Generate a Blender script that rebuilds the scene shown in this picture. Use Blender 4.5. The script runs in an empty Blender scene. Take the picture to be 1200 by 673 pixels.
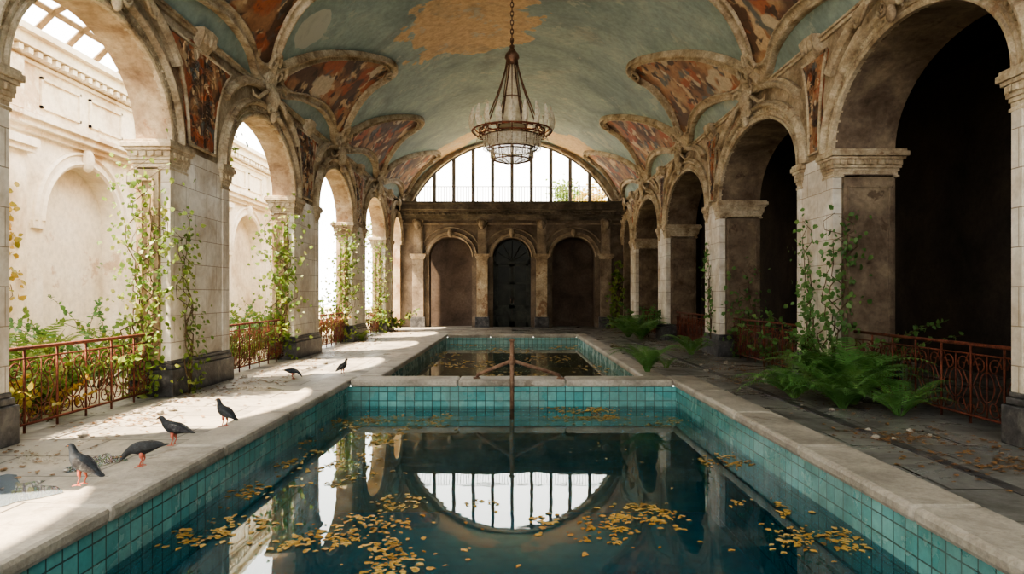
import bpy, math, random, bmesh
from mathutils import Vector, Matrix
R=random.Random(7)
pi=math.pi
W=5.4; H=1.6; DE=33.2
VC=3.04; VR=6.16
def vz(x): return VC+math.sqrt(max(0,VR*VR-x*x))
scene=bpy.context.scene
col=scene.collection
try: scene.view_settings.look='AgX - Medium High Contrast'
except Exception: pass
# ------------------------------------------------ materials
def newmat(name):
    m=bpy.data.materials.new(name); m.use_nodes=True
    nt=m.node_tree; b=nt.nodes['Principled BSDF']
    return m,nt,b
def N(nt,t,**k):
    n=nt.nodes.new(t)
    for a,v in k.items(): setattr(n,a,v)
    return n
def math_(nt,op,a,b=None,c=None):
    n=N(nt,'ShaderNodeMath',operation=op)
    for i,v in enumerate((a,b,c)):
        if v is None: continue
        if hasattr(v,'links'): nt.links.new(v,n.inputs[i])
        else: n.inputs[i].default_value=v
    return n.outputs[0]
def mixc(nt,f,a,b,mode='MIX'):
    n=N(nt,'ShaderNodeMixRGB',blend_type=mode)
    for i,v in enumerate((f,a,b)):
        if hasattr(v,'links'): nt.links.new(v,n.inputs[i])
        elif i==0: n.inputs[0].default_value=v
        else: n.inputs[i].default_value=(*v,1)
    return n.outputs[0]
def noise(nt,vec,scale,detail=6,rough=.6,dist=0):
    n=N(nt,'ShaderNodeTexNoise'); n.inputs['Scale'].default_value=scale
    n.inputs['Detail'].default_value=detail; n.inputs['Roughness'].default_value=rough
    n.inputs['Distortion'].default_value=dist
    nt.links.new(vec,n.inputs['Vector']); return n.outputs['Fac']
def ramp(nt,fac,stops,const=False):
    r=N(nt,'ShaderNodeValToRGB'); e=r.color_ramp.elements
    if const: r.color_ramp.interpolation='CONSTANT'
    while len(e)<len(stops): e.new(0.5)
    for el,(p,c) in zip(e,stops):
        el.position=p; el.color=(*c,1) if not isinstance(c,(int,float)) else (c,c,c,1)
    nt.links.new(fac,r.inputs[0]); return r.outputs[0]
def ocoord(nt): return N(nt,'ShaderNodeTexCoord').outputs['Object']
def bump(nt,b,h,strength,dist=.02):
    n=N(nt,'ShaderNodeBump'); n.inputs['Strength'].default_value=strength; n.inputs['Distance'].default_value=dist
    nt.links.new(h,n.inputs['Height']); nt.links.new(n.outputs[0],b.inputs['Normal'])
def noisy(name,cols,scale=2,rough=.85,bmp=.4,bscale=18,spec=.3,metal=0,dist=.4,lo=.3,hi=.7,dirt=.35,peel=None):
    m,nt,b=newmat(name); v=ocoord(nt)
    n=noise(nt,v,scale,8,.62,dist)
    k=len(cols)
    c=ramp(nt,n,[(lo+(hi-lo)*i/(k-1),cc) for i,cc in enumerate(cols)])
    if peel:
        n5=noise(nt,v,scale*.8,10,.68,.2)
        c=mixc(nt,ramp(nt,n5,[(peel[1],0.0),(peel[1]+.03,.75)]),c,peel[0])
    n2=noise(nt,v,bscale,8,.7)
    d=ramp(nt,n2,[(.3,1-dirt),(.6,1.0)])
    c=mixc(nt,1.0,c,d,'MULTIPLY')
    nt.links.new(c,b.inputs['Base Color']); b.inputs['Roughness'].default_value=rough
    b.inputs['Specular IOR Level'].default_value=spec; b.inputs['Metallic'].default_value=metal
    if bmp: bump(nt,b,n2,bmp)
    return m
def tilevec(nt):
    v=ocoord(nt); s=N(nt,'ShaderNodeSeparateXYZ'); nt.links.new(v,s.inputs[0])
    g=N(nt,'ShaderNodeNewGeometry'); sn=N(nt,'ShaderNodeSeparateXYZ'); nt.links.new(g.outputs['True Normal'],sn.inputs[0])
    ax=math_(nt,'GREATER_THAN',math_(nt,'ABSOLUTE',sn.outputs[0]),.6)
    az=math_(nt,'GREATER_THAN',math_(nt,'ABSOLUTE',sn.outputs[2]),.6)
    def lerp(a,b,f): return math_(nt,'ADD',math_(nt,'MULTIPLY',a,math_(nt,'SUBTRACT',1,f)),math_(nt,'MULTIPLY',b,f))
    u=lerp(s.outputs[0],s.outputs[1],ax); w=lerp(s.outputs[2],s.outputs[1],az)
    c=N(nt,'ShaderNodeCombineXYZ'); nt.links.new(u,c.inputs[0]); nt.links.new(w,c.inputs[1])
    return v,c.outputs[0]
def tile_mat(name,c1,c2,gr,w,h,mort=.006,rough=.3,offset=0,dirtc=(.2,.16,.1),dirtamt=.5,dscale=1.5,bs=.5):
    m,nt,b=newmat(name); v,tv=tilevec(nt)
    t=N(nt,'ShaderNodeTexBrick',offset=offset); t.inputs['Scale'].default_value=1
    t.inputs['Color1'].default_value=(*c1,1); t.inputs['Color2'].default_value=(*c2,1); t.inputs['Mortar'].default_value=(*gr,1)
    t.inputs['Mortar Size'].default_value=mort; t.inputs['Brick Width'].default_value=w; t.inputs['Row Height'].default_value=h
    nt.links.new(tv,t.inputs['Vector'])
    n=noise(nt,v,dscale,10,.68,.5)
    f=ramp(nt,n,[(.42,0.0),(.68,dirtamt)])
    c=mixc(nt,f,t.outputs['Color'],dirtc)
    n2=noise(nt,v,9,8,.7)
    c=mixc(nt,.5,c,ramp(nt,n2,[(.3,.6),(.65,1.1)]),'MULTIPLY')
    nt.links.new(c,b.inputs['Base Color'])
    nt.links.new(ramp(nt,n,[(.35,max(.05,rough-.25)),(.65,min(1,rough+.15))]),b.inputs['Roughness'])
    hh=math_(nt,'ADD',math_(nt,'MULTIPLY',t.outputs['Fac'],-1.0),math_(nt,'MULTIPLY',n2,.5))
    bump(nt,b,hh,bs,.01)
    return m
CREAM=noisy('aged_cream_stucco',[(.15,.10,.065),(.34,.26,.175),(.50,.41,.30),(.60,.52,.40)],1.3,.85,.6,14,peel=((.24,.13,.075),.57),dirt=.45)
CREAM2=noisy('pale_moulding_stucco',[(.19,.13,.08),(.42,.33,.225),(.58,.49,.36),(.68,.60,.47)],2.2,.8,.6,20,peel=((.28,.17,.10),.61),dirt=.45)
JAMB=noisy('shaded_stained_plaster',[(.09,.063,.045),(.20,.15,.11),(.34,.27,.19)],1.6,.85,.5,12,peel=((.10,.065,.045),.61))  # right-hand copy of the jamb plaster, shade put into its colour
JAMBL=noisy('sunlit_buff_plaster',[(.22,.14,.09),(.45,.34,.23),(.66,.55,.40)],1.4,.85,.5,12,peel=((.32,.18,.10),.59))  # left-hand copy, sun warmth and brightness put into the plaster colour
DARK=noisy('unlit_dark_plaster',[(.014,.012,.011),(.034,.028,.024),(.055,.043,.035)],.8,.9,.3,8)  # near-black colour carries the corridor's gloom, painted into the plaster
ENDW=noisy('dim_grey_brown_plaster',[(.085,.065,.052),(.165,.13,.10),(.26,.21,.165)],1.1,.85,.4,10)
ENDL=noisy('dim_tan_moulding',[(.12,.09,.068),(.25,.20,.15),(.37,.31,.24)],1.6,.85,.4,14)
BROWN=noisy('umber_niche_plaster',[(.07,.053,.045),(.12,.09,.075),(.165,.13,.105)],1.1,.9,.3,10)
MARBLE=tile_mat('white_marble_cladding',(.66,.625,.56),(.78,.745,.68),(.24,.20,.155),.8,.42,.006,.55,.5,(.34,.25,.16),.75,1.1,.4)
PLINTH=noisy('dark_grey_marble',[(.025,.025,.028),(.07,.07,.075),(.16,.155,.15)],5,.45,.3,20)
IRON=noisy('rusted_red_iron',[(.05,.016,.010),(.16,.045,.026),(.25,.08,.045)],9,.7,.5,60,.4,.2)
RAILM=noisy('pale_worn_rust_iron',[(.12,.07,.05),(.27,.16,.11),(.38,.28,.21)],9,.6,.4,60,.4,.3)
BRONZE=noisy('dark_rusted_bronze',[(.04,.022,.014),(.12,.06,.035),(.22,.11,.06)],9,.5,.3,60,.5,.5)
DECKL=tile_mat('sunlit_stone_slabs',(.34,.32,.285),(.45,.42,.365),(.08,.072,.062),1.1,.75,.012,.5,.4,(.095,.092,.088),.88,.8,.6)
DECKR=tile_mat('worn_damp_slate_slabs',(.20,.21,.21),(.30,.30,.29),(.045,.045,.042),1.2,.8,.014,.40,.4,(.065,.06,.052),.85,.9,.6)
COPE=noisy('worn_stone_coping',[(.22,.20,.17),(.42,.385,.335),(.55,.515,.455)],1.6,.5,.4,25,peel=((.22,.185,.145),.61))
TILE=tile_mat('turquoise_glazed_tile',(.10,.34,.355),(.19,.46,.465),(.06,.115,.115),.16,.16,.007,.3,0,(.09,.145,.12),.65,1.2,.5)
TILE2=tile_mat('pale_aqua_tile',(.18,.40,.405),(.27,.50,.495),(.10,.14,.13),.16,.16,.007,.3,0,(.13,.16,.12),.5,1.2,.5)
DEEP=noisy('deep_blue_basin',[(.01,.27,.42),(.02,.38,.54),(.05,.46,.60)],.5,.8,.0,6)
LEDGE=noisy('sunlit_gold_algae',[(.46,.40,.15),(.76,.64,.28),(.86,.75,.36)],1.6,.8,.2,10)  # golden tone carries painted sunlight on the submerged shelf, mixed with algae
GROUND=noisy('courtyard_earth',[(.22,.18,.12),(.48,.41,.28),(.38,.38,.20)],.7,.95,.5,6)
FACADE=noisy('weathered_ochre_render',[(.52,.40,.28),(.84,.75,.60),(.94,.88,.76)],.6,.9,.3,8,peel=((.58,.41,.27),.59),dirt=.25)
def fresco(name,seed=0,sc=1.0):
    m,nt,b=newmat(name); v0=ocoord(nt)
    mp=N(nt,'ShaderNodeMapping'); mp.inputs['Location'].default_value=(seed,seed*2,0); nt.links.new(v0,mp.inputs[0]); v=mp.outputs[0]
    def off(o):
        mm=N(nt,'ShaderNodeMapping'); mm.inputs['Location'].default_value=(o,o*.7,o*.3); nt.links.new(v,mm.inputs[0]); return mm.outputs[0]
    c=ramp(nt,noise(nt,v,sc*1.2,4,.5,.2),[(.3,(.16,.075,.04)),(.5,(.34,.17,.085)),(.7,(.50,.35,.20))])
    def layer(c,o,s,t,colr,soft=.06,amt=.9):
        return mixc(nt,ramp(nt,noise(nt,off(o),s,3,.45,.25),[(t,0.0),(t+soft,amt)]),c,colr)
    c=layer(c,3.1,sc*.9,.48,(.075,.038,.024),.08)
    c=layer(c,7.7,sc*1.3,.54,(.36,.10,.04),.05)
    c=layer(c,11.3,sc*1.5,.58,(.10,.12,.12),.06)
    c=layer(c,15.9,sc*1.9,.57,(.58,.42,.26),.05)
    c=layer(c,21.3,sc*2.6,.58,(.045,.026,.018),.05)
    c=layer(c,29.1,sc*.8,.65,(.52,.43,.31),.02,.95)
    n3=noise(nt,v,12,8,.7); c=mixc(nt,.7,c,ramp(nt,n3,[(.3,.55),(.62,1.05)]),'MULTIPLY')
    nt.links.new(c,b.inputs['Base Color']); b.inputs['Roughness'].default_value=.75; bump(nt,b,n3,.25)
    return m
FRES=fresco('faded_fresco_paint')
RELF=fresco('russet_relief_paint',3,2.2)
def ceiling_mat():
    m,nt,b=newmat('peeling_teal_vault_plaster'); v=ocoord(nt)
    n=noise(nt,v,.45,10,.65,.6)
    c=ramp(nt,n,[(.28,(.13,.185,.18)),(.42,(.20,.275,.26)),(.55,(.26,.345,.32)),(.7,(.38,.425,.37))])
    n2=noise(nt,v,6,9,.72)
    c=mixc(nt,.8,c,ramp(nt,n2,[(.3,.66),(.62,1.07)]),'MULTIPLY')
    nd=noise(nt,v,.9,9,.55,.3)
    def blob(cx,cy,cz,rx,ry,rz):
        s=N(nt,'ShaderNodeVectorMath',operation='SUBTRACT'); nt.links.new(v,s.inputs[0]); s.inputs[1].default_value=(cx,cy,cz)
        d=N(nt,'ShaderNodeVectorMath',operation='DIVIDE'); nt.links.new(s.outputs[0],d.inputs[0]); d.inputs[1].default_value=(rx,ry,rz)
        l=N(nt,'ShaderNodeVectorMath',operation='LENGTH'); nt.links.new(d.outputs[0],l.inputs[0])
        t=math_(nt,'ADD',l.outputs['Value'],math_(nt,'MULTIPLY',math_(nt,'SUBTRACT',nd,.5),1.4))
        return ramp(nt,t,[(.93,1.0),(.96,0.0)])
    oc=ramp(nt,n2,[(.3,(.36,.23,.115)),(.6,(.60,.42,.235))])
    for a in [(-1.1,18.9,9,2.0,2.3,3),(2.8,31.6,8.2,2.6,1.5,2),(-3.0,32.2,8,1.2,1.2,2),(-1.8,31.5,9,1.2,.8,3)]:
        c=mixc(nt,blob(*a),c,oc)
    c=mixc(nt,blob(-4.3,14.9,7.4,.45,.5,.8),c,(.40,.42,.37))
    n4=noise(nt,v,.8,11,.72,.3)
    c=mixc(nt,ramp(nt,n4,[(.58,0.0),(.62,.6)]),c,(.40,.42,.35))
    n6=noise(nt,v,.6,10,.7,.8)
    c=mixc(nt,ramp(nt,n6,[(.54,0.0),(.72,.6)]),c,(.12,.135,.115))
    nt.links.new(c,b.inputs['Base Color']); b.inputs['Roughness'].default_value=.7; bump(nt,b,n2,.4)
    return m
CEIL=ceiling_mat()
def water_mat(name,tint,dif,fac,ior=1.55,bs=.06,bscale=1.2):
    m=bpy.data.materials.new(name); m.use_nodes=True; nt=m.node_tree; nt.nodes.clear()
    o=N(nt,'ShaderNodeOutputMaterial'); tr=N(nt,'ShaderNodeBsdfTransparent'); tr.inputs[0].default_value=(*tint,1)
    df=N(nt,'ShaderNodeBsdfDiffuse'); df.inputs[0].default_value=(*dif,1)
    g=N(nt,'ShaderNodeBsdfGlossy'); g.inputs['Roughness'].default_value=.02; g.inputs[0].default_value=(.95,1,1,1)
    v=ocoord(nt); n=noise(nt,v,bscale,3,.5); bp=N(nt,'ShaderNodeBump'); bp.inputs['Strength'].default_value=bs; bp.inputs['Distance'].default_value=.03
    nt.links.new(n,bp.inputs['Height']); nt.links.new(bp.outputs[0],g.inputs['Normal'])
    fr=N(nt,'ShaderNodeFresnel'); fr.inputs[0].default_value=ior; nt.links.new(bp.outputs[0],fr.inputs['Normal'])
    m1=N(nt,'ShaderNodeMixShader'); m1.inputs[0].default_value=fac; nt.links.new(tr.outputs[0],m1.inputs[1]); nt.links.new(df.outputs[0],m1.inputs[2])
    m2=N(nt,'ShaderNodeMixShader'); nt.links.new(fr.outputs[0],m2.inputs[0]); nt.links.new(m1.outputs[0],m2.inputs[1]); nt.links.new(g.outputs[0],m2.inputs[2])
    nt.links.new(m2.outputs[0],o.inputs[0]); return m
WATER=water_mat('still_teal_water',(.64,.88,.95),(.004,.105,.16),.30,1.65)
WATER2=water_mat('murky_green_water',(.6,.7,.5),(.12,.15,.10),.6,1.6)
PUD=water_mat('rain_puddle',(.5,.5,.5),(.16,.20,.24),.85,1.9,.02)  # pale blue diffuse colour stands in for the reflected sky
def leafmat(name,cols,trans=.4,scale=3,transp=0):
    m,nt,b=newmat(name); v=ocoord(nt); n=noise(nt,v,scale,4,.7)
    k=len(cols); c=ramp(nt,n,[(.3+.4*i/(k-1),cc) for i,cc in enumerate(cols)])
    nt.links.new(c,b.inputs['Base Color']); b.inputs['Roughness'].default_value=.45
    t=N(nt,'ShaderNodeBsdfTranslucent'); nt.links.new(c,t.inputs[0])
    mx=N(nt,'ShaderNodeMixShader'); mx.inputs[0].default_value=trans
    o=nt.nodes['Material Output']; nt.links.new(b.outputs[0],mx.inputs[1]); nt.links.new(t.outputs[0],mx.inputs[2])
    out=mx.outputs[0]
    if transp:
        tp=N(nt,'ShaderNodeBsdfTransparent'); m3=N(nt,'ShaderNodeMixShader'); m3.inputs[0].default_value=transp
        nt.links.new(out,m3.inputs[1]); nt.links.new(tp.outputs[0],m3.inputs[2]); out=m3.outputs[0]
    nt.links.new(out,o.inputs[0])
    return m
LFERN=leafmat('bright_fern_leaf',[(.06,.16,.04),(.12,.28,.075),(.24,.40,.13)],.3)
LGREEN=leafmat('mid_green_leaf',[(.05,.12,.035),(.10,.22,.06),(.19,.31,.10)])
LDARK=leafmat('shade_green_leaf',[(.05,.12,.04),(.10,.20,.065),(.17,.29,.10)])
LSUN=leafmat('sunlit_yellow_green_leaf',[(.07,.14,.03),(.16,.25,.05),(.36,.35,.10)],.5)
LAUT=leafmat('autumn_leaf',[(.15,.20,.045),(.40,.30,.06),(.52,.22,.05)],.5)
LYEL=leafmat('floating_ochre_leaf',[(.12,.07,.02),(.34,.215,.045),(.46,.31,.08),(.52,.40,.14)],.1,2.5)
STEM=noisy('woody_stem',[(.06,.04,.02),(.16,.11,.06)],10,.8,.3,40)
def simple(name,c,rough=.5,metal=0):
    return noisy(name,[tuple(x*.8 for x in c),c,tuple(min(1,x*1.1) for x in c)],12,rough,.15,60,.4,metal,dirt=.15)
FROST=leafmat('yellowed_frosted_glass',[(.50,.43,.31),(.74,.67,.52),(.86,.82,.70)],.5,9,.2)
CRYS=leafmat('clear_crystal_glass',[(.50,.44,.34),(.76,.70,.59),(.90,.86,.77)],.4,20,.4)
BIRDK=noisy('charcoal_feathers',[(.012,.013,.016),(.03,.035,.04),(.06,.06,.07)],14,.6,.4,70)
BIRDG=noisy('slate_grey_feathers',[(.02,.025,.032),(.045,.052,.063),(.09,.10,.11)],14,.6,.4,70)
BIRDW=noisy('barred_grey_feathers',[(.015,.015,.02),(.05,.05,.055),(.22,.22,.21)],16,.6,.4,70,lo=.38,hi=.66)
BEAK=simple('dark_beak',(.08,.06,.05)); LEGM=simple('pink_bird_leg',(.45,.12,.08)); EYE=simple('orange_eye',(.5,.18,.03),.2)
DOORM=noisy('dark_green_bronze_door',[(.015,.019,.018),(.037,.044,.04),(.07,.078,.068)],3,.5,.3,20)
DGL=noisy('dusty_door_glass',[(.015,.02,.019),(.05,.058,.052)],2,.35,.0,20,spec=.15)
MULL=simple('iron_window_bar',(.22,.20,.17))
LEDGEM=noisy('sooty_stone',[(.05,.045,.04),(.13,.11,.088),(.24,.205,.165)],1.5,.9,.4,12)
# ------------------------------------------------ mesh builder
class MB:
    def __init__(s): s.v=[]; s.f=[]; s.mi=[]; s.cur=0
    def face(s,pts):
        i=len(s.v); s.v+= [tuple(p) for p in pts]; s.f.append(tuple(range(i,i+len(pts)))); s.mi.append(s.cur)
    def add(s,vs,fs):
        i=len(s.v); s.v+=[tuple(p) for p in vs]
        for f in fs: s.f.append(tuple(i+k for k in f)); s.mi.append(s.cur)
    def box(s,x0,x1,y0,y1,z0,z1):
        x0,x1=min(x0,x1),max(x0,x1)
        s.add([(x0,y0,z0),(x1,y0,z0),(x1,y1,z0),(x0,y1,z0),(x0,y0,z1),(x1,y0,z1),(x1,y1,z1),(x0,y1,z1)],
              [(0,3,2,1),(4,5,6,7),(0,1,5,4),(1,2,6,5),(2,3,7,6),(3,0,4,7)])
    def rings(s,rings,closed=False,cap=True):
        n=len(rings[0]); i=len(s.v)
        for r in rings: s.v+=[tuple(p) for p in r]
        m=len(rings)
        for a in range(m if closed else m-1):
            b=(a+1)%m
            for k in range(n):
                k2=(k+1)%n
                s.f.append((i+a*n+k,i+a*n+k2,i+b*n+k2,i+b*n+k)); s.mi.append(s.cur)
        if cap and not closed:
            s.f.append(tuple(i+k for k in range(n))[::-1]); s.mi.append(s.cur)
            s.f.append(tuple(i+(m-1)*n+k for k in range(n))); s.mi.append(s.cur)
    def tube(s,path,r,n=6,closed=False):
        P=[Vector(p) for p in path]; rs=[]
        m=len(P); up=Vector((0,0,1)); prev=None
        for i in range(m):
            if closed: t=P[(i+1)%m]-P[i-1]
            else: t=P[min(i+1,m-1)]-P[max(i-1,0)]
            if t.length<1e-9: t=Vector((0,0,1))
            t.normalize()
            if prev is None:
                a=up if abs(t.z)<.9 else Vector((1,0,0))
                u=t.cross(a).normalized()
            else:
                u=(prev-t*prev.dot(t)); u=u.normalized() if u.length>1e-6 else t.orthogonal().normalized()
            prev=u; w=t.cross(u)
            rr=r[i] if isinstance(r,(list,tuple)) else r
            rs.append([P[i]+(u*math.cos(2*pi*k/n)+w*math.sin(2*pi*k/n))*rr for k in range(n)])
        s.rings(rs,closed)
    def lathe(s,prof,c,n=24):
        s.rings([[ (c[0]+r*math.cos(2*pi*k/n),c[1]+r*math.sin(2*pi*k/n),z) for k in range(n)] for r,z in prof])
    def ell(s,c,r,nu=12,nv=8):
        rs=[]
        for j in range(nv+1):
            a=-pi/2+pi*(j/nv)*.999+.0005
            rs.append([(c[0]+r[0]*math.cos(a)*math.cos(2*pi*k/nu),c[1]+r[1]*math.cos(a)*math.sin(2*pi*k/nu),c[2]+r[2]*math.sin(a)) for k in range(nu)])
        s.rings(rs)
    def leaf(s,p,d,nrm,L,wd=.35):
        d=Vector(d).normalized(); nrm=Vector(nrm); sd=d.cross(nrm)
        if sd.length<1e-4: sd=d.orthogonal()
        sd.normalize(); nn=sd.cross(d); p=Vector(p)
        s.face([p,p+d*L*.3+sd*L*wd,p+d*L*.68+sd*L*wd*.75+nn*L*.05,p+d*L-nn*L*.1,p+d*L*.68-sd*L*wd*.75+nn*L*.05,p+d*L*.3-sd*L*wd])
    def obj(s,name,mats,parent=None,smooth=False,label=None,cat=None,kind=None,group=None,bevel=0,recalc=True):
        me=bpy.data.meshes.new(name); me.from_pydata(s.v,[],s.f)
        if not isinstance(mats,(list,tuple)): mats=[mats]
        for m in mats: me.materials.append(m)
        me.polygons.foreach_set('material_index',s.mi)
        if smooth: me.polygons.foreach_set('use_smooth',[True]*len(s.f))
        me.update()
        if recalc:
            bm=bmesh.new(); bm.from_mesh(me); bmesh.ops.recalc_face_normals(bm,faces=bm.faces); bm.to_mesh(me); bm.free()
        o=bpy.data.objects.new(name,me); col.objects.link(o)
        if bevel:
            b=o.modifiers.new('bevel','BEVEL'); b.width=bevel; b.segments=2; b.limit_method='ANGLE'
        if parent is not None:
            o.parent=parent
            if parent.get('_w'): o.matrix_parent_inverse=Matrix.Translation(-Vector(parent.location))
        if label: o['label']=label
        if cat: o['category']=cat
        if kind: o['kind']=kind
        if group: o['group']=group
        return o
def thing(name,label,cat,loc=(0,0,0),group=None,world=True,kind=None):
    e=bpy.data.objects.new(name,None); e.empty_display_size=.2; e.location=loc; col.objects.link(e)
    e['label']=label; e['category']=cat
    if world: e['_w']=1
    if group: e['group']=group
    if kind: e['kind']=kind
    return e
# ------------------------------------------------ arcade walls
ZS=4.0; RISE=1.38
PL=[(-1.2,1.0),(5.0,7.25),(10.7,12.9),(16.8,18.9),(22.9,24.9),(28.8,30.6)]
PR=[(-.8,1.0),(5.9,7.3),(11.4,12.8),(17.6,18.9),(23.7,25.0),(29.6,30.8)]
def openings(P,end):
    o=[(P[i][1],P[i+1][0]) for i in range(len(P)-1)]
    o.append((P[-1][1],end)); return o
OL=openings(PL,DE-.25); OR=openings(PR,DE-.25)
def arcade(mb,mp,x0,x1,ops,d0,d1,ztop,zs,rise,n=28,back=True):
    def strip(a,za,b,zb):
        mb.cur=0
        mb.face([mp(x0,a,za),mp(x0,b,zb),mp(x0,b,ztop),mp(x0,a,ztop)])
        if back: mb.face([mp(x1,a,za),mp(x1,b,zb),mp(x1,b,ztop),mp(x1,a,ztop)])
    cur=d0
    for (a,b) in ops:
        if a>cur: strip(cur,0,a,0)
        c=(a+b)/2; h=(b-a)/2
        r=min(rise,h)
        pts=[(c-h*math.cos(pi*i/n),zs+r*math.sin(pi*i/n)) for i in range(n+1)]
        for i in range(n):
            strip(pts[i][0],pts[i][1],pts[i+1][0],pts[i+1][1])
            mb.cur=1; mb.face([mp(x0,*pts[i]),mp(x0,*pts[i+1]),mp(x1,*pts[i+1]),mp(x1,*pts[i])])
        mb.cur=1
        for e in (a,b): mb.face([mp(x0,e,0),mp(x0,e,zs),mp(x1,e,zs),mp(x1,e,0)])
        cur=b
    if cur<d1: strip(cur,0,d1,0)
mpx=lambda x,d,z:(x,d,z)
mpe=lambda x,d,z:(d,x,z)
TL=.5; TR=1.0
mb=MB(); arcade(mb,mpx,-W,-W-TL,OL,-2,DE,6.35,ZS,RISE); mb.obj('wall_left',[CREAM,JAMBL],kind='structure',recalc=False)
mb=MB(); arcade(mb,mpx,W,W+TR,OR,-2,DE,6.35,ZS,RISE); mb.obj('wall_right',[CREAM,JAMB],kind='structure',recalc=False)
mb=MB(); mb.box(-6.0,6.5,-2.3,-2,0,4.4); mb.obj('wall_light_block',CREAM,kind='structure')  # unseen wall added behind the camera, height chosen to cut front light
mb=MB(); n=64; th=math.asin(W/VR)+.005
ds=[-2+ (DE+2)*j/40 for j in range(41)]
for d in ds:
    for i in range(n+1):
        a=-th+2*th*i/n; mb.v.append((VR*math.sin(a),d,VC+VR*math.cos(a)))
for j in range(40):
    for i in range(n):
        k=j*(n+1)+i; mb.f.append((k,k+1,k+n+2,k+n+1)); mb.mi.append(0)
mb.obj('ceiling',CEIL,kind='structure',smooth=True,recalc=False)
# archivolts
def ellsweep(mb,mp,sg,xw,a,b,zs,rise,prof,t0=0,t1=pi,n=40):
    c=(a+b)/2; h=(b-a)/2; rings=[]
    rise=min(rise,h)
    for i in range(n+1):
        t=t0+(t1-t0)*i/n
        px=c-h*math.cos(t); pz=zs+rise*math.sin(t)
        nx=-math.cos(t)/h; nz=math.sin(t)/rise; l=math.hypot(nx,nz); nx/=l; nz/=l
        rings.append([mp(xw-sg*p,px+nx*r,pz+nz*r) for r,p in prof])
    mb.rings(rings)
PROF=[(0,-.03),(0,.07),(.03,.09),(.06,.09),(.07,.05),(.10,.05),(.11,.075),(.13,.075),(.14,.05),(.24,.05),(.25,.10),(.28,.14),(.31,.14),(.33,.10),(.36,.07),(.38,.07),(.38,-.03)]
HOOD=[(.62,-.02),(.62,.08),(.66,.13),(.72,.15),(.76,.09),(.81,.07),(.81,-.02)]
tn=0
for sg,ops in ((-1,OL),(1,OR)):
    for (a,b) in ops:
        mb=MB()
        ellsweep(mb,mpx,sg,sg*W,a,b,ZS,RISE,PROF)
        ellsweep(mb,mpx,sg,sg*W,a,b,ZS,RISE,HOOD,.62,pi-.62)
        c=(a+b)/2; h=(b-a)/2
        for i in range(41):
            t=.10+(pi-.20)*i/40
            nx=-math.cos(t)/h; nz=math.sin(t)/RISE; l=math.hypot(nx,nz)
            mb.ell((sg*(W-.06),c-h*math.cos(t)+nx/l*.19,ZS+min(RISE,h)*math.sin(t)+nz/l*.19),(.022,.028,.028),6,4)
        tn+=1; mb.obj('trim_%d'%tn,CREAM2,kind='structure',smooth=False)
for sg in (-1,1):
    mb=MB(); x=sg*W
    for (e,z0,z1) in ((.05,5.98,6.04),(.09,6.04,6.08),(.05,6.08,6.12)):
        mb.box(x,x-sg*e,-2,DE,z0,z1)
    tn+=1; mb.obj('trim_%d'%tn,CREAM2,kind='structure')
# ------------------------------------------------ ornament helpers
def spiral(c,u,v,r0,turns,sgn=1,n=26,start=0):
    c=Vector(c);u=Vector(u);v=Vector(v);out=[]
    for i in range(n+1):
        t=i/n; r=r0*(1-t*.85); a=start+sgn*turns*2*pi*t
        out.append(c+u*r*math.cos(a)+v*r*math.sin(a))
    return out
def cartouche(mb,x,sg,d,z,s):
    o=-sg
    Y=Vector((0,1,0));Z=Vector((0,0,1))
    mb.ell((x+o*.10*s,d,z),(.14*s,.22*s,.34*s),14,10)
    mb.ell((x+o*.19*s,d,z+.02),(.08*s,.13*s,.20*s),12,8)
    for q in (-1,1):
        mb.tube(spiral((x+o*.12*s,d+q*.32*s,z+.22*s),Y*q,Z,.17*s,1.5),.035*s,6)
        mb.tube(spiral((x+o*.12*s,d+q*.24*s,z-.26*s),Y*q,-Z,.13*s,1.4),.03*s,6)
        for k in range(5):
            a=.25+k*.36
            mb.ell((x+o*.12*s,d+q*math.cos(a)*.28*s,z+math.sin(a)*.40*s),(.045*s,.05*s,.10*s),8,6)
        mb.tube([(x+o*.1*s,d+q*.3*s,z+.1*s),(x+o*.16*s,d+q*.6*s,z+.0*s),(x+o*.12*s,d+q*.95*s,z-.22*s),(x+o*.08*s,d+q*1.15*s,z-.2*s),(x+o*.08*s,d+q*1.2*s,z-.1*s)],[.05*s,.05*s,.04*s,.03*s,.015*s],6)
        mb.tube([(x+o*.1*s,d+q*.2*s,z+.3*s),(x+o*.16*s,d+q*.42*s,z+.42*s),(x+o*.22*s,d+q*.6*s,z+.38*s),(x+o*.22*s,d+q*.64*s,z+.26*s)],[.05*s,.045*s,.03*s,.015*s],6)
    mb.ell((x+o*.12*s,d,z-.43*s),(.08*s,.08*s,.15*s),10,6)
    mb.ell((x+o*.12*s,d,z+.42*s),(.09*s,.15*s,.10*s),10,6)
for sg,ops in ((-1,OL),(1,OR)):
    for i,(a,b) in enumerate(ops[1:]):
        c=(a+b)/2
        k=thing('keystone_cartouche','carved stucco cartouche with scrolls crowning an arcade arch','carved ornament',(sg*W,c,5.5),'arch keystone cartouches')
        mb=MB(); cartouche(mb,sg*(W-.10),sg,c,5.84,.9 if b-a>3 else .6); mb.obj('carved_scrollwork',CREAM2,k,smooth=True)
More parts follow.
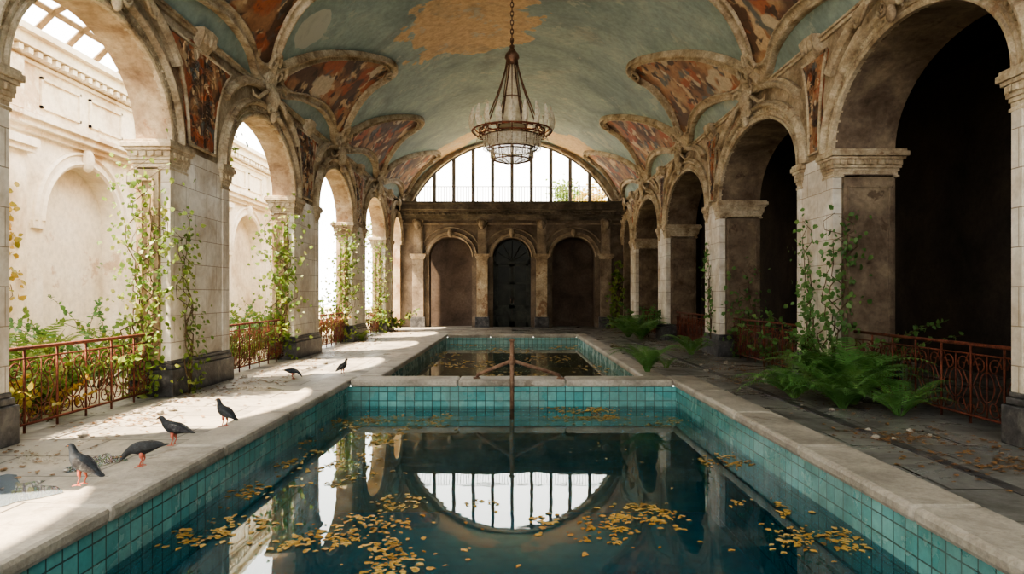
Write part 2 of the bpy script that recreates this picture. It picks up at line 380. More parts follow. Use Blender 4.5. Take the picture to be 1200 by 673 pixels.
# piers
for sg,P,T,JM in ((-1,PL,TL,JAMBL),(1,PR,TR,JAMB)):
    for i,(a,b) in enumerate(P):
        side='sunlit ' if sg<0 else 'shaded '
        e=thing('arcade_pier',side+'white marble pier with dark plinth and moulded capital','pier',(sg*(W+T/2),(a+b)/2,0),'arcade piers')
        x=sg*W; xo=sg*(W+T)
        cl=.62 if b-a>1.8 else .42
        mb=MB(); mb.box(x-sg*.03,x+sg*.10,a+cl-.12,b-cl*.6+.12,.55,3.98)
        mb.box(x-sg*.055,x+sg*.10,a-.015,a+cl-.1,.55,3.60); mb.box(x-sg*.055,x+sg*.10,b-cl*.6+.1,b+.015,.55,3.60)
        mb.obj('marble_facing',MARBLE,e,bevel=.01)
        mb=MB()
        mb.box(x-sg*.12,xo+sg*.08,a-.08,b+.08,0,.42); mb.box(x-sg*.09,xo+sg*.05,a-.05,b+.05,.42,.50); mb.box(x-sg*.07,xo+sg*.03,a-.03,b+.03,.50,.56)
        mb.obj('plinth',PLINTH,e,bevel=.015)
        for ci,(d0,d1) in enumerate(((a,a+cl-.1),(b-cl*.6+.1,b))):
            mb=MB()
            for (ex,z0,z1) in ((.05,3.55,3.59),(.03,3.59,3.65),(.05,3.65,3.70),(.075,3.70,3.75),(.085,3.75,3.84),(.12,3.84,3.89),(.16,3.89,3.97),(.13,3.97,4.01)):
                mb.box(x-sg*(ex*.6+.03),xo+sg*ex,d0-ex,d1+ex,z0,z1)
            nd=max(2,int((d1-d0)/.12))
            for q in range(nd): 
                y=d0+(q+.25)*(d1-d0)/nd; mb.box(x-sg*.06,x-sg*.11,y,y+.06,3.755,3.83)
            if ci==0:
                nd=max(3,int(T/.12))
                for q in range(nd):
                    xx=x+sg*(q+.25)*T/nd; mb.box(xx,xx+sg*.06,a-.12,a-.05,3.755,3.83)
            mb.obj('capital',CREAM2,e,bevel=.008)
        mb=MB()
        mb.box(x+sg*.12,xo-sg*.05,a-.05,a+.02,.56,3.6); 
        f0=x+sg*.18; f1=xo-sg*.11
        for (p,q,z0,z1) in ((f0,f0+sg*.03,.75,3.4),(f1-sg*.03,f1,.75,3.4),(f0,f1,.75,.78),(f0,f1,3.37,3.4)):
            mb.box(p,q,a-.075,a-.04,z0,z1)
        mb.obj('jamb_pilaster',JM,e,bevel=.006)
        c=(a+b)/2; hw=max(.24,(b-a)/2-.5); z0,z1=4.10,5.78
        pts=[(z0,hw*.8),(4.5,hw*.85),(5.0,hw*1.05),(5.4,hw*1.4),(5.6,hw*1.7),(z1,hw*2.0)]
        out=[(c-w_,zz) for zz,w_ in pts]+[(c+w_,zz) for zz,w_ in reversed(pts)]
        mb=MB(); mb.add([(x-sg*.045,d,z) for d,z in out]+[(x+sg*.02,d,z) for d,z in out],[tuple(range(len(out)))]+[(k,(k+1)%len(out),len(out)+(k+1)%len(out),len(out)+k) for k in range(len(out))])
        mb.obj('relief_panel',RELF,e)
        mb=MB(); mb.tube([(x-sg*.05,d,z) for d,z in out],.03,6,True); mb.obj('relief_frame',CREAM2,e,smooth=True)
        mb=MB(); mb.tube([(x-sg*.05,c,4.2),(x-sg*.055,c,5.7)],.02,5)
        for zz,f in ((4.35,.8),(4.65,.85),(4.97,1.0),(5.3,1.2),(5.58,1.5)):
            for q in (-1,1):
                mb.tube(spiral((x-sg*.045,c+q*hw*.42*f,zz),(0,q,0),(0,0,1),hw*.34*f,1.5),.02,5)
                mb.tube([(x-sg*.05,c,zz-.1),(x-sg*.05,c+q*hw*.42*f,zz)],.018,5)
        mb.obj('relief_scrollwork',RELF,e,smooth=True)
        mb=MB(); rs=[]
        for t in range(9):
            u=t/8; zz=5.76+.36*u; pr=.05+.16*math.sin(u*pi*.5)
            rs.append([(x,c-.18-.1*u,zz),(x-sg*pr,c-.18-.1*u,zz),(x-sg*pr*1.15,c,zz),(x-sg*pr,c+.18+.1*u,zz),(x,c+.18+.1*u,zz)])
        mb.rings(rs)
        for q in (-1,0,1): mb.ell((x-sg*.18,c+q*.15,5.98),(.05,.06,.13),8,6)
        mb.obj('console',CREAM2,e,bevel=.01)
# ------------------------------------------------ fresco panels on the vault
OUT=[(14.7,5.30),(15.0,5.02),(16.0,4.52),(17.2,4.06),(18.2,3.72),(19.0,3.49),(19.6,3.42),(19.95,3.52),(19.98,3.78),(19.85,4.1),(19.95,4.5),(20.35,4.95),(20.7,5.24),(20.1,5.28),(19.2,5.12),(18.0,5.06),(16.6,5.16),(15.6,5.3)]
def smooth_closed(pts,m=6):
    out=[]; n=len(pts)
    for i in range(n):
        p0,p1,p2,p3=[pts[(i+k-1)%n] for k in range(4)]
        for j in range(m):
            t=j/m
            out.append(tuple(.5*((2*p1[k])+(-p0[k]+p2[k])*t+(2*p0[k]-5*p1[k]+4*p2[k]-p3[k])*t*t+(-p0[k]+3*p1[k]-3*p2[k]+p3[k])*t**3) for k in range(2)))
    return out
SO=smooth_closed(OUT)
cen=(18.5,4.42)
def onv(d,x,off,sg):
    a=math.asin(min(.9999,x/VR)); r=VR-off
    return (sg*r*math.sin(a),d,VC+r*math.cos(a))
for sg in (-1,1):
    for k in (-1,0,1,2):
        sh=6.1*k; FI=.86
        e=thing('fresco_cartouche','faded russet figure fresco in curling stucco frame on vault','fresco',(sg*4.6,cen[0]+sh,vz(4.6)),'vault frescoes')
        P=lambda f,d,x,off:onv(cen[0]+(d-cen[0])*f+sh,min(5.38,cen[1]+(x-cen[1])*f),off,sg)
        M=len(SO); K=7; vs=[];fs=[]
        for q in range(K+1):
            f=FI*q/K
            for (d,x) in SO: vs.append(P(f,d,x,.03+.05*(1-f)))
        for q in range(K):
            for j in range(M):
                j2=(j+1)%M
                fs.append((q*M+j,q*M+j2,(q+1)*M+j2,(q+1)*M+j))
        mb=MB(); mb.add(vs,fs); mb.obj('painted_field',FRES,e,smooth=True,recalc=False)
        mb=MB(); vs=[];fs=[]
        FR=[(.845,.02),(.85,.08),(.868,.11),(.89,.08),(.90,.045),(.985,.045),(1.0,.09),(1.02,.14),(1.05,.15),(1.07,.09),(1.09,.06),(1.10,.0)]
        for f,o_ in FR:
            for (d,x) in SO: vs.append(P(f,d,x,o_))
        for q in range(len(FR)-1):
            for j in range(M): fs.append((q*M+j,q*M+(j+1)%M,(q+1)*M+(j+1)%M,(q+1)*M+j))
        mb.add(vs,fs)
        for (dc,xc,rad,tw) in ((19.8,3.62,.26,1),(14.9,5.15,.24,-1),(20.45,5.08,.24,-1)):
            sp=[]
            for i in range(25):
                t=i/24; r=rad*(1-.85*t); a=tw*2*pi*1.3*t
                sp.append(onv(dc+sh+r*math.cos(a),min(5.36,xc+r*math.sin(a)*.6),.11,sg))
            mb.tube(sp,[.05*(1-.5*i/24) for i in range(25)],6)
        mb.obj('stucco_frame',CREAM2,e,smooth=True,recalc=False)
# ------------------------------------------------ end wall
mb=MB()
EO=[(-4.02,-1.95),(-.92,.92),(1.95,4.02)]
arcade(mb,mpe,DE,DE+.7,EO,-W,W,5.95,3.42,.98)
rr=5.47; t1=math.asin(4.95/rr); t2=math.asin(W/VR); n=48
cz=5.93-rr*math.cos(t1)
for i in range(n):
    q=[]
    for j in (i,i+1):
        u=-1+2*j/n
        q.append(((rr*math.sin(u*t1),rr*math.cos(u*t1)+cz),((VR+.1)*math.sin(u*t2),(VR+.1)*math.cos(u*t2)+VC)))
    (i0,o0),(i1,o1)=q
    mb.cur=2
    mb.face([(i0[0],DE,i0[1]),(i1[0],DE,i1[1]),(o1[0],DE,o1[1]),(o0[0],DE,o0[1])])
    mb.face([(i0[0],DE,i0[1]),(i1[0],DE,i1[1]),(i1[0],DE+.3,i1[1]),(i0[0],DE+.3,i0[1])])
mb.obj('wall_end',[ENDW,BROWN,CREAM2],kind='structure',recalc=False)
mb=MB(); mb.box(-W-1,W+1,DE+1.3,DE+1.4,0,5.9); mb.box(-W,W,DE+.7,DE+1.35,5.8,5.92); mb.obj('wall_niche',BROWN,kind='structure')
tn+=1; mb=MB(); rs=[]
for i in range(61):
    t=(-1+2*i/60)*t1
    rs.append([((rr+r)*math.sin(t),DE-p,(rr+r)*math.cos(t)+cz) for (r,p) in ((0,-.02),(0,.05),(.05,.09),(.10,.05),(.12,.03),(.12,-.02))])
mb.rings(rs); mb.obj('trim_%d'%tn,CREAM2,kind='structure')
e=thing('balcony_ledge','dark stained stone balcony ledge beneath the arched window','balcony',(0,DE,5.4))
mb=MB()
for (z0,z1,p) in ((5.20,5.32,.2),(5.32,5.42,.32),(5.42,5.52,.5),(5.52,5.60,.85),(5.60,5.84,1.15),(5.84,5.95,1.3)):
    mb.box(-W,W,DE-p,DE+.5,z0,z1)
for i in range(44): 
    x=-W+.1+i*.245; mb.box(x,x+.12,DE-.7,DE-.45,5.43,5.52)
mb.obj('moulded_slab',LEDGEM,e)
mb=MB()
for i in range(72):
    x=-4.8+i*9.6/71; mb.tube([(x,DE+.1,5.9),(x,DE+.1,6.85)],.013,4)
mb.tube([(-4.85,DE+.1,6.85),(4.85,DE+.1,6.85)],.02,6); mb.tube([(-4.85,DE+.1,6.05),(4.85,DE+.1,6.05)],.016,6)
mb.obj('iron_balustrade',MULL,e)
e=thing('window_1','great arched fan window with slender vertical iron bars','window',(0,DE+.4,5.95),kind='structure')
for i in range(-5,6):
    x=i*.95
    if abs(x)>4.8: continue
    zt=math.sqrt(rr*rr-x*x)+cz
    mb=MB(); mb.box(x-.085,x+.085,DE+.20,DE+.31,5.93,zt); mb.obj('mullion',MULL,e)
mb=MB(); mb.box(-4.9,4.9,DE+.2,DE+.3,5.9,6.02)
mb.tube([((rr-.02)*math.sin(-t1+2*t1*i/50),DE+.25,(rr-.02)*math.cos(-t1+2*t1*i/50)+cz) for i in range(51)],.05,6)
mb.obj('window_frame',MULL,e)
for i,xc in enumerate((-4.55,-1.44,1.44,4.55)):
    e=thing('end_pilaster','pale stone pilaster with dark base flanking end wall arches','pilaster',(xc,DE,0),'end wall pilasters')
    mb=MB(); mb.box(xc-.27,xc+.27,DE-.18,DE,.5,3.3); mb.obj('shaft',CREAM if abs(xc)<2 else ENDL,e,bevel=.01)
    mb=MB(); mb.box(xc-.34,xc+.34,DE-.24,DE,0,.5); mb.obj('plinth',PLINTH,e,bevel=.01)
    mb=MB()
    for (ex,z0,z1) in ((.03,3.3,3.36),(.07,3.36,3.46),(.12,3.46,3.55)): mb.box(xc-.27-ex,xc+.27+ex,DE-.18-ex,DE,z0,z1)
    mb.obj('capital',CREAM,e)
    mb=MB(); mb.box(xc-.22,xc+.22,DE-.14,DE,3.55,5.28); mb.box(xc-.14,xc+.14,DE-.18,DE-.1,3.8,4.7)
    mb.ell((xc,DE-.22,5.0),(.2,.14,.22)); mb.ell((xc,DE-.3,4.85),(.1,.08,.12)); mb.tube(spiral((xc-.16,DE-.2,5.12),(1,0,0),(0,0,1),.12,1.4),.03,5); mb.tube(spiral((xc+.16,DE-.2,5.12),(-1,0,0),(0,0,1),.12,1.4),.03,5)
    mb.obj('upper_strip',ENDL,e)
for (a,b) in EO:
    mb=MB(); ellsweep(mb,mpe,1,DE,a,b,3.42,.98,[(0,-.02),(0,.07),(.06,.11),(.10,.07),(.2,.07),(.24,.12),(.27,-.02)])
    ellsweep(mb,mpe,1,DE,a,b,3.42,.98,[(.42,-.02),(.42,.05),(.47,.07),(.5,.04),(.5,-.02)],.5,pi-.5)
    c=(a+b)/2; mb.ell((c,DE-.12,4.58),(.14,.12,.22)); mb.ell((c,DE-.18,4.5),(.08,.08,.12))
    tn+=1; mb.obj('trim_%d'%tn,ENDL,kind='structure')
tn+=1; mb=MB(); mb.box(-W,W,DE-.07,DE,4.98,5.06); mb.obj('trim_%d'%tn,ENDL,kind='structure')
e=thing('door_1','tall dark green bronze double door with arched transom','door',(0,DE+.6,0),kind='structure')
mb=MB()
mb.box(-.92,-.8,DE+.45,DE+.6,0,3.45); mb.box(.8,.92,DE+.45,DE+.6,0,3.45); mb.box(-.92,.92,DE+.45,DE+.6,3.1,3.22)
mb.tube([(-.86*math.cos(pi*i/20),DE+.52,3.42+.9*math.sin(pi*i/20)) for i in range(21)],.06,6)
for q in (-2,-1,0,1,2): mb.tube([(0,DE+.52,3.22),(.86*math.sin(q*.6),DE+.52,3.42+.85*math.cos(q*.6))],.025,5)
mb.obj('door_frame',DOORM,e)
for q in (-1,1):
    mb=MB(); x0,x1=(.01,.8) if q>0 else (-.8,-.01)
    mb.box(x0,x0+.12,DE+.5,DE+.56,0,3.1); mb.box(x1-.12,x1,DE+.5,DE+.56,0,3.1)
    for (z0,z1) in ((0,.25),(.9,1.05),(2.1,2.2),(2.98,3.1)): mb.box(x0,x1,DE+.5,DE+.56,z0,z1)
    mb.box(x0+.1,x1-.1,DE+.53,DE+.55,.2,.95)
    lf=mb.obj('door_leaf',DOORM,e)
    mb=MB(); mb.tube([(.06*q,DE+.5,1.15),(.06*q,DE+.44,1.18),(.06*q,DE+.44,1.38),(.06*q,DE+.5,1.41)],.015,6); mb.obj('handle',RAILM,lf)
    mb=MB(); mb.box(x0+.1,x1-.1,DE+.53,DE+.54,1.0,3.0); mb.obj('door_glass',DGL,lf)
mb=MB(); mb.face([(-.9,DE+.58,3.2),(.9,DE+.58,3.2)]+[(.9*math.cos(pi*i/16),DE+.58,3.42+.95*math.sin(pi*i/16)) for i in range(17)]); mb.obj('transom_glass',DGL,e)
# ------------------------------------------------ floor and pools
PX=2.95; CX=3.45; PE=12.3; P0=1.4; DV=13.0; QX=2.5; QE=26.2; WZ=-.42
mb=MB()
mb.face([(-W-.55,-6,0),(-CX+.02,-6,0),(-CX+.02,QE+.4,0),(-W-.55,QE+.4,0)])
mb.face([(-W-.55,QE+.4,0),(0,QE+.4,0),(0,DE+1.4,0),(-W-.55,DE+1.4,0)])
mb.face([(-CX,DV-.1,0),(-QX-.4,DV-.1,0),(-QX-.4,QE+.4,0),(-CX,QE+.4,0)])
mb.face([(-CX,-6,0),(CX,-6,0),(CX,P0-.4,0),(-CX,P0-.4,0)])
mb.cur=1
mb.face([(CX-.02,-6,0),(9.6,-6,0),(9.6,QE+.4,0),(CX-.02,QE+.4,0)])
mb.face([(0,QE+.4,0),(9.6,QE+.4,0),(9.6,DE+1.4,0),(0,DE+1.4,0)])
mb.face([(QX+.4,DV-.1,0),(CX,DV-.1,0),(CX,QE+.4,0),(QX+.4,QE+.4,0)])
mb.obj('floor',[DECKL,DECKR],kind='structure',recalc=False)
mb=MB(); mb.face([(-60,-10,-.08),(-W-.5,-10,-.08),(-W-.5,90,-.08),(-60,90,-.08)]); mb.face([(-W-.5,DE+1.4,-.08),(40,DE+1.4,-.08),(40,90,-.08),(-W-.5,90,-.08)])
mb.obj('ground',GROUND,kind='structure',label='dry earth courtyard ground with sparse grass',recalc=False)
e=thing('pool_coping','worn rounded pale stone coping around the deep pool','pool edge',(0,6,0))
def slabrow(par,x0,x1,y0,y1,axis,L):
    mb=MB()
    if axis=='y':
        k=max(1,round((y1-y0)/L)); s=(y1-y0)/k
        for i in range(k): mb.box(x0,x1,y0+i*s+.003,y0+(i+1)*s-.003,-.07,.06)
    else:
        k=max(1,round((x1-x0)/L)); s=(x1-x0)/k
        for i in range(k): mb.box(x0+i*s+.003,x0+(i+1)*s-.003,y0,y1,-.07,.06)
    mb.obj('coping_row',COPE,par,bevel=.04)
slabrow(e,-CX,-PX+.04,P0-.4,DV-.1,'y',1.9); slabrow(e,PX-.04,CX,P0-.4,DV-.1,'y',1.9)
slabrow(e,-PX+.04,PX-.04,P0-.4,P0,'x',1.5); slabrow(e,-PX+.04,PX-.04,PE-.04,DV-.1,'x',1.9)
e=thing('pool_coping','pale stone coping around the long shallow pool','pool edge',(0,20,0))
slabrow(e,-QX-.4,-QX+.03,DV-.09,QE+.4,'y',1.6); slabrow(e,QX-.03,QX+.4,DV-.09,QE+.4,'y',1.6)
slabrow(e,-QX+.03,QX-.03,QE-.03,QE+.4,'x',1.6)
e=thing('pool_basin','deep pool basin lined with turquoise glazed square tiles','pool',(0,6,-2.3))
mb=MB()
zb=-2.3
for x in (-PX,PX): mb.face([(x,P0,zb),(x,PE,zb),(x,PE,-.06),(x,P0,-.06)])
mb.face([(-PX,PE,zb),(PX,PE,zb),(PX,PE,-.06),(-PX,PE,-.06)]); mb.face([(-PX,P0,zb),(PX,P0,zb),(PX,P0,-.06),(-PX,P0,-.06)])
mb.obj('tiled_wall',TILE,e,recalc=False)
mb=MB(); mb.face([(-PX,P0,-1.7),(PX,P0,-1.7),(PX,PE,-1.7),(-PX,PE,-1.7)]); mb.obj('basin_floor',DEEP,e,recalc=False)
mb=MB(); mb.box(-PX+.01,PX-.01,10.3,PE-.01,-1.69,-.6); mb.obj('underwater_ledge',LEDGE,e)
e=thing('pool_basin','shallow pool basin lined with pale aqua tiles','pool',(0,20,-1.2))
mb=MB(); zq=-1.2
for x in (-QX,QX): mb.face([(x,DV-.1,zq),(x,QE,zq),(x,QE,-.06),(x,DV-.1,-.06)])
mb.face([(-QX,QE,zq),(QX,QE,zq),(QX,QE,-.06),(-QX,QE,-.06)]); mb.face([(-QX,DV-.1,zq),(QX,DV-.1,zq),(QX,DV-.1,-.06),(-QX,DV-.1,-.06)])
mb.obj('tiled_wall',TILE2,e,recalc=False)
mb=MB(); mb.face([(-QX,DV-.1,zq),(QX,DV-.1,zq),(QX,QE,zq),(-QX,QE,zq)]); mb.obj('basin_floor',LEDGE,e,recalc=False)
mb=MB(); mb.face([(-PX,P0,WZ),(PX,P0,WZ),(PX,PE,WZ),(-PX,PE,WZ)]); mb.obj('pool_water',WATER,label='still dark teal water reflecting the arched window',cat='water',kind='stuff',recalc=False)
mb=MB(); mb.face([(-QX,DV-.1,-.30),(QX,DV-.1,-.30),(QX,QE,-.30),(-QX,QE,-.30)]); mb.obj('pool_water',WATER2,label='murky green shallow water strewn with leaves',cat='water',kind='stuff',recalc=False)
mb=MB(); 
for y0 in range(2,26): mb.box(4.05,4.17,y0+.02,y0+.98,-.01,.012)
mb.obj('drain_channel',PLINTH,label='narrow dark drain channel set in grey slabs',cat='drain')
e=thing('pool_handrail','rusty iron centre post with two sloping handrails','handrail',(0,12.05,-.9))
mb=MB(); mb.tube([(0,12.05,-.60),(0,12.05,.78)],.038,10); mb.ell((0,12.05,.79),(.055,.055,.035)); mb.lathe([(.05,.36),(.06,.38),(.06,.46),(.05,.48)],(0,12.05),12); mb.obj('post',RAILM,e,smooth=True)
for (xx,yy) in ((-.62,12.5),(.85,12.45)):
    mb=MB(); mb.tube([(0,12.05,.43),(xx,yy,.13),(xx*1.04,yy+.02,.06)],.032,8); mb.lathe([(.07,.058),(.07,.075),(.04,.085)],(xx*1.04,yy+.02),12); mb.obj('sloping_rail',RAILM,e,smooth=True)
# ------------------------------------------------ railings
def railing(sg,a,b,x):
    e=thing('railing','rusty red wrought iron railing with scrollwork between piers','railing',(x,(a+b)/2,0),'arcade railings')
    mb=MB(); a+=.02;b-=.02
    for z,r in ((.98,.024),(.86,.011),(.10,.016)): mb.tube([(x,a,z),(x,b,z)],r,6)
    k=max(2,round((b-a)/.55)); s=(b-a)/k
    for i in range(k+1): mb.tube([(x,a+i*s,0),(x,a+i*s,.98)],.014,6)
    mb.obj('rail_frame',IRON,e,smooth=True)
    mb=MB()
    for i in range(k):
        c=a+(i+.5)*s; h=s*.44
        mb.tube([(x,c+h*.5*math.cos(2*pi*j/18),.48+.18*math.sin(2*pi*j/18)) for j in range(18)],.008,5,True)
        for q in (-1,1):
            for w in (-1,1):
                mb.tube(spiral((x,c+q*h*.5,.48+w*.24),(0,q,0),(0,0,w),h*.46,1.3,1,20),.008,5)
            mb.tube([(x,c+q*h*.95,.1),(x,c+q*h*.55,.3),(x,c+q*h*.95,.48),(x,c+q*h*.55,.66),(x,c+q*h*.95,.86)],.0075,5)
        mb.tube([(x,c,.1),(x,c,.86)],.0075,5)
    mb.obj('scrollwork',IRON,e,smooth=True)
for (a,b) in OL[1:-1]: railing(-1,a,b,-W-.2)
for (a,b) in OR[1:-1]: railing(1,a,b,W+.3)
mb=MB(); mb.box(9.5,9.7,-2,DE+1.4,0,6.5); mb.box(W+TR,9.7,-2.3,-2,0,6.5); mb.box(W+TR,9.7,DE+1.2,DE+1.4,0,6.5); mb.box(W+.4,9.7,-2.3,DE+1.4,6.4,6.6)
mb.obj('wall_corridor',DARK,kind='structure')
# ------------------------------------------------ courtyard facade
FX=-9.0; FE=27.4
mb=MB()
fo=[(4.3+4.4*i,4.3+4.4*i+2.5) for i in range(5)]
arcade(mb,mpx,FX,FX-.35,fo,2,FE,6.3,3.0,1.25,back=False)
mb.cur=0; mb.box(FX-.6,FX-.35,2,FE,0,6.3); mb.box(FX-.6,FX,2,FE,6.3,6.35)
mb.obj('wall_courtyard',[FACADE,FACADE],kind='structure',recalc=False)
mb=MB()
for z0,z1,p in ((4.6,4.7,.1),(4.7,4.82,.22),(4.82,4.9,.3),(4.9,4.98,.12),(5.9,5.96,.06),(6.0,6.1,.15),(6.1,6.3,.3),(6.3,6.42,.42)): mb.box(FX,FX+p,2,FE,z0,z1)
for (a,b) in fo:
    ellsweep(mb,mpx,-1,FX,a,b,3.0,1.25,[(0,-.02),(0,.06),(.06,.10),(.12,.06),(.22,.05),(.26,.10),(.3,.05),(.3,-.02)])
    mb.box(FX,FX+.06,a-.35,a+.0,2.85,3.0); mb.box(FX,FX+.06,b,b+.35,2.85,3.0)
    mb.box(FX,FX+.14,b+.62,b+1.28,.6,4.2); mb.box(FX+.1,FX+.19,b+.72,b+1.18,.8,3.9); mb.box(FX,FX+.24,b+.52,b+1.38,4.2,4.3); mb.box(FX,FX+.3,b+.5,b+1.4,4.3,4.45); mb.box(FX,FX+.24,b+.5,b+1.4,0,.6)
    mb.ell((FX+.08,(a+b)/2,4.4),(.12,.16,.25))
    for (y0,y1) in ((a-.1,(a+b)/2-.15),((a+b)/2+.15,b+.1)):
        for (p,q,r,s_) in ((y0,y1,5.15,5.2),(y0,y1,5.7,5.75),(y0,y0+.05,5.15,5.75),(y1-.05,y1,5.15,5.75)): mb.box(FX,FX+.05,p,q,r,s_)
    mb.box(FX,FX+.14,b+.7,b+1.2,4.98,5.9)
for i in range(100): mb.box(FX+.12,FX+.26,2.1+i*.25,2.22+i*.25,5.98,6.08)
tn+=1; mb.obj('trim_%d'%tn,FACADE,kind='structure')
e=thing('ruined_roof_frame','weathered timber rafters over ruined courtyard wall top','roof frame',(FX,13,6.4))
for y in (11.2,12.1,13.0,13.9,14.8,15.7):
    mb=MB(); mb.tube([(FX-.3,y,6.4),(FX+.25,y+.05,7.0),(FX+.9,y+.1,7.35)],[.08,.07,.065],4); mb.obj('rafter',STEM,e)
mb=MB(); mb.tube([(FX+.2,10.8,6.98),(FX+.25,16.3,7.02)],.07,4); mb.obj('purlin',STEM,e)
mb=MB(); mb.tube([(FX+.85,10.8,7.36),(FX+.9,16.3,7.4)],.06,4); mb.obj('purlin',STEM,e)
# ------------------------------------------------ chandelier
CY=13.0
e=thing('chandelier','rusted iron chandelier with translucent crystal basket and glass petals','chandelier',(0,CY,4.05))
mb=MB(); z=6.35; i=0
while z<vz(0)-.05:
    pts=[]
    for j in range(10):
        a=2*pi*j/10; dx,dz=.028*math.cos(a),.055*math.sin(a)
        pts.append((dx if i%2 else 0,CY+(0 if i%2 else dx),z+dz))
    mb.tube(pts,.011,5,True); z+=.085; i+=1
mb.obj('chain',BRONZE,e,smooth=True)
mb=MB(); mb.lathe([(.01,6.36),(.05,6.33),(.04,6.28),(.08,6.22),(.13,6.16),(.14,6.10),(.11,6.06),(.12,6.0),(.09,5.96)],(0,CY),16); mb.lathe([(.02,6.32),(.02,6.45)],(0,CY),8); mb.obj('crown_cap',BRONZE,e,smooth=True)
mb=MB()
for k in range(8):
    a=2*pi*(k+.5)/8
    mb.tube([((.10+.50*t**1.3)*math.cos(a),CY+(.10+.50*t**1.3)*math.sin(a),6.05-1.37*t) for t in [q/8 for q in range(9)]],.014,6)
mb.obj('suspension_rods',BRONZE,e,smooth=True)
mb=MB(); mb.lathe([(.08,5.98),(.11,5.7),(.16,5.35),(.23,4.98),(.29,4.8)],(0,CY),8)
mb.obj('glass_lantern',FROST,e)
mb=MB()
for k in range(8):
    a=2*pi*(k)/8; mb.tube([(r*math.cos(a),CY+r*math.sin(a),z) for r,z in ((.085,5.98),(.115,5.7),(.165,5.35),(.235,4.98),(.295,4.8))],.009,5)
for r,z0 in ((.168,5.35),(.295,4.8)): mb.tube([(r*math.cos(2*pi*k/16),CY+r*math.sin(2*pi*k/16),z0) for k in range(16)],.010,5,True)
mb.obj('lantern_ribs',BRONZE,e)
mb=MB()
for r,z0 in ((.62,4.72),(.62,4.62),(.76,4.70)): mb.tube([(r*math.cos(2*pi*k/32),CY+r*math.sin(2*pi*k/32),z0) for k in range(32)],.014,6,True)
for k in range(16):
    a=2*pi*k/16
    mb.tube([(.62*math.cos(a),CY+.62*math.sin(a),4.62),(.62*math.cos(a),CY+.62*math.sin(a),4.72)],.010,5)
    mb.tube([(r*math.cos(a),CY+r*math.sin(a),z) for r,z in ((.5,4.60),(.64,4.60),(.72,4.64),(.76,4.70))],.009,5)
for k in range(4):
    a=pi*k/4; mb.tube([(.62*math.cos(a),CY+.62*math.sin(a),4.66),(-.62*math.cos(a),CY-.62*math.sin(a),4.66)],.011,6)
mb.obj('iron_ring_and_arms',IRON,e,smooth=True)
for k in range(20):
    a=2*pi*k/20; ca,sa=math.cos(a),math.sin(a); mb=MB(); rs=[]
    for r,z_,w_ in ((.72,4.68,.03),(.78,4.74,.06),(.81,4.86,.065),(.80,4.98,.05),(.77,5.07,.022),(.75,5.12,.004)):
        rs.append([(r*ca-sa*q*w_+ca*t_,CY+r*sa+ca*q*w_+sa*t_,z_) for q,t_ in ((-1,-.02),(0,.015),(1,-.02),(0,.005))])
    mb.rings(rs); mb.obj('glass_petal',CRYS,e)
mb=MB(); mb.lathe([(.50,4.62),(.52,4.58),(.50,4.42),(.47,4.36),(.36,4.34),(.38,4.24),(.34,4.16),(.20,4.12),(.09,4.09),(.03,4.08)],(0,CY),24); mb.obj('glass_bowl',CRYS,e,smooth=True)
mb=MB()
for k in range(40):
    a=2*pi*k/40
    for j in range(6): mb.ell((.545*math.cos(a),CY+.545*math.sin(a),4.57-j*.04),(.012,.012,.018),5,4)
    for j in range(4): mb.ell((.41*math.cos(a),CY+.41*math.sin(a),4.31-j*.035),(.011,.011,.015),5,4)
    mb.ell((.68*math.cos(a),CY+.68*math.sin(a),4.55-.06*abs(math.sin(8*a))),(.012,.012,.024),5,4)
mb.obj('crystal_drops',CRYS,e,smooth=True,kind='stuff')
mb=MB()
for r,z0 in ((.53,4.60),(.48,4.36),(.39,4.33),(.35,4.16)): mb.tube([(r*math.cos(2*pi*k/24),CY+r*math.sin(2*pi*k/24),z0) for k in range(24)],.013,5,True)
for k in range(12):
    a=2*pi*k/12; mb.tube([(r*math.cos(a),CY+r*math.sin(a),z) for r,z in ((.53,4.6),(.51,4.42),(.48,4.36),(.385,4.33),(.39,4.24),(.35,4.16),(.1,4.085))],.008,4)
mb.ell((0,CY,4.05),(.035,.035,.05)); mb.obj('bowl_bands',BRONZE,e)
# ------------------------------------------------ plants
def rv(): return Vector((R.gauss(0,1),R.gauss(0,1),R.gauss(0,1)))
def vine(path,nl,spread,ls,lm,label,out,group=None,branches=3):
    P=[Vector(p) for p in path]
    e=thing('climbing_vine',label,'vine',tuple(P[0]),group)
    ms=MB(); ml=MB()
    def samp(t):
        f=t*(len(P)-1); i=min(int(f),len(P)-2); return P[i].lerp(P[i+1],f-i)
    strands=[]
    for b in range(branches):
        off=[Vector((R.gauss(0,spread*.5)*(abs(out[1])+.15),R.gauss(0,spread*.5)*(abs(out[0])+.15),0)) for _ in range(8)]
        t1=R.uniform(.6,1); pts=[]
        for k in range(15):
            t=t1*k/14; o=off[k//2]*(min(1,t*4)); pts.append(samp(t)+o*.8)
        ms.tube(pts,[.014*(1-.7*k/14) for k in range(15)],5); strands.append(pts)
    for _ in range(nl):
        s=R.choice(strands); k=R.randrange(14); p=s[k].lerp(s[k+1],R.random())
        q=rv()*spread*.45; q.x*=(.25+abs(out[1])); q.y*=(.25+abs(out[0])); q+=Vector(out)*abs(R.gauss(0,.06))
        d=rv()+Vector((0,0,-.9))+Vector(out)*.6
        ml.leaf(p+q,d,Vector(out)+rv()*.5,ls*R.uniform(.6,1.3),.38)
    ms.obj('stem',STEM,e,smooth=True); ml.obj('foliage',lm,e,recalc=False)
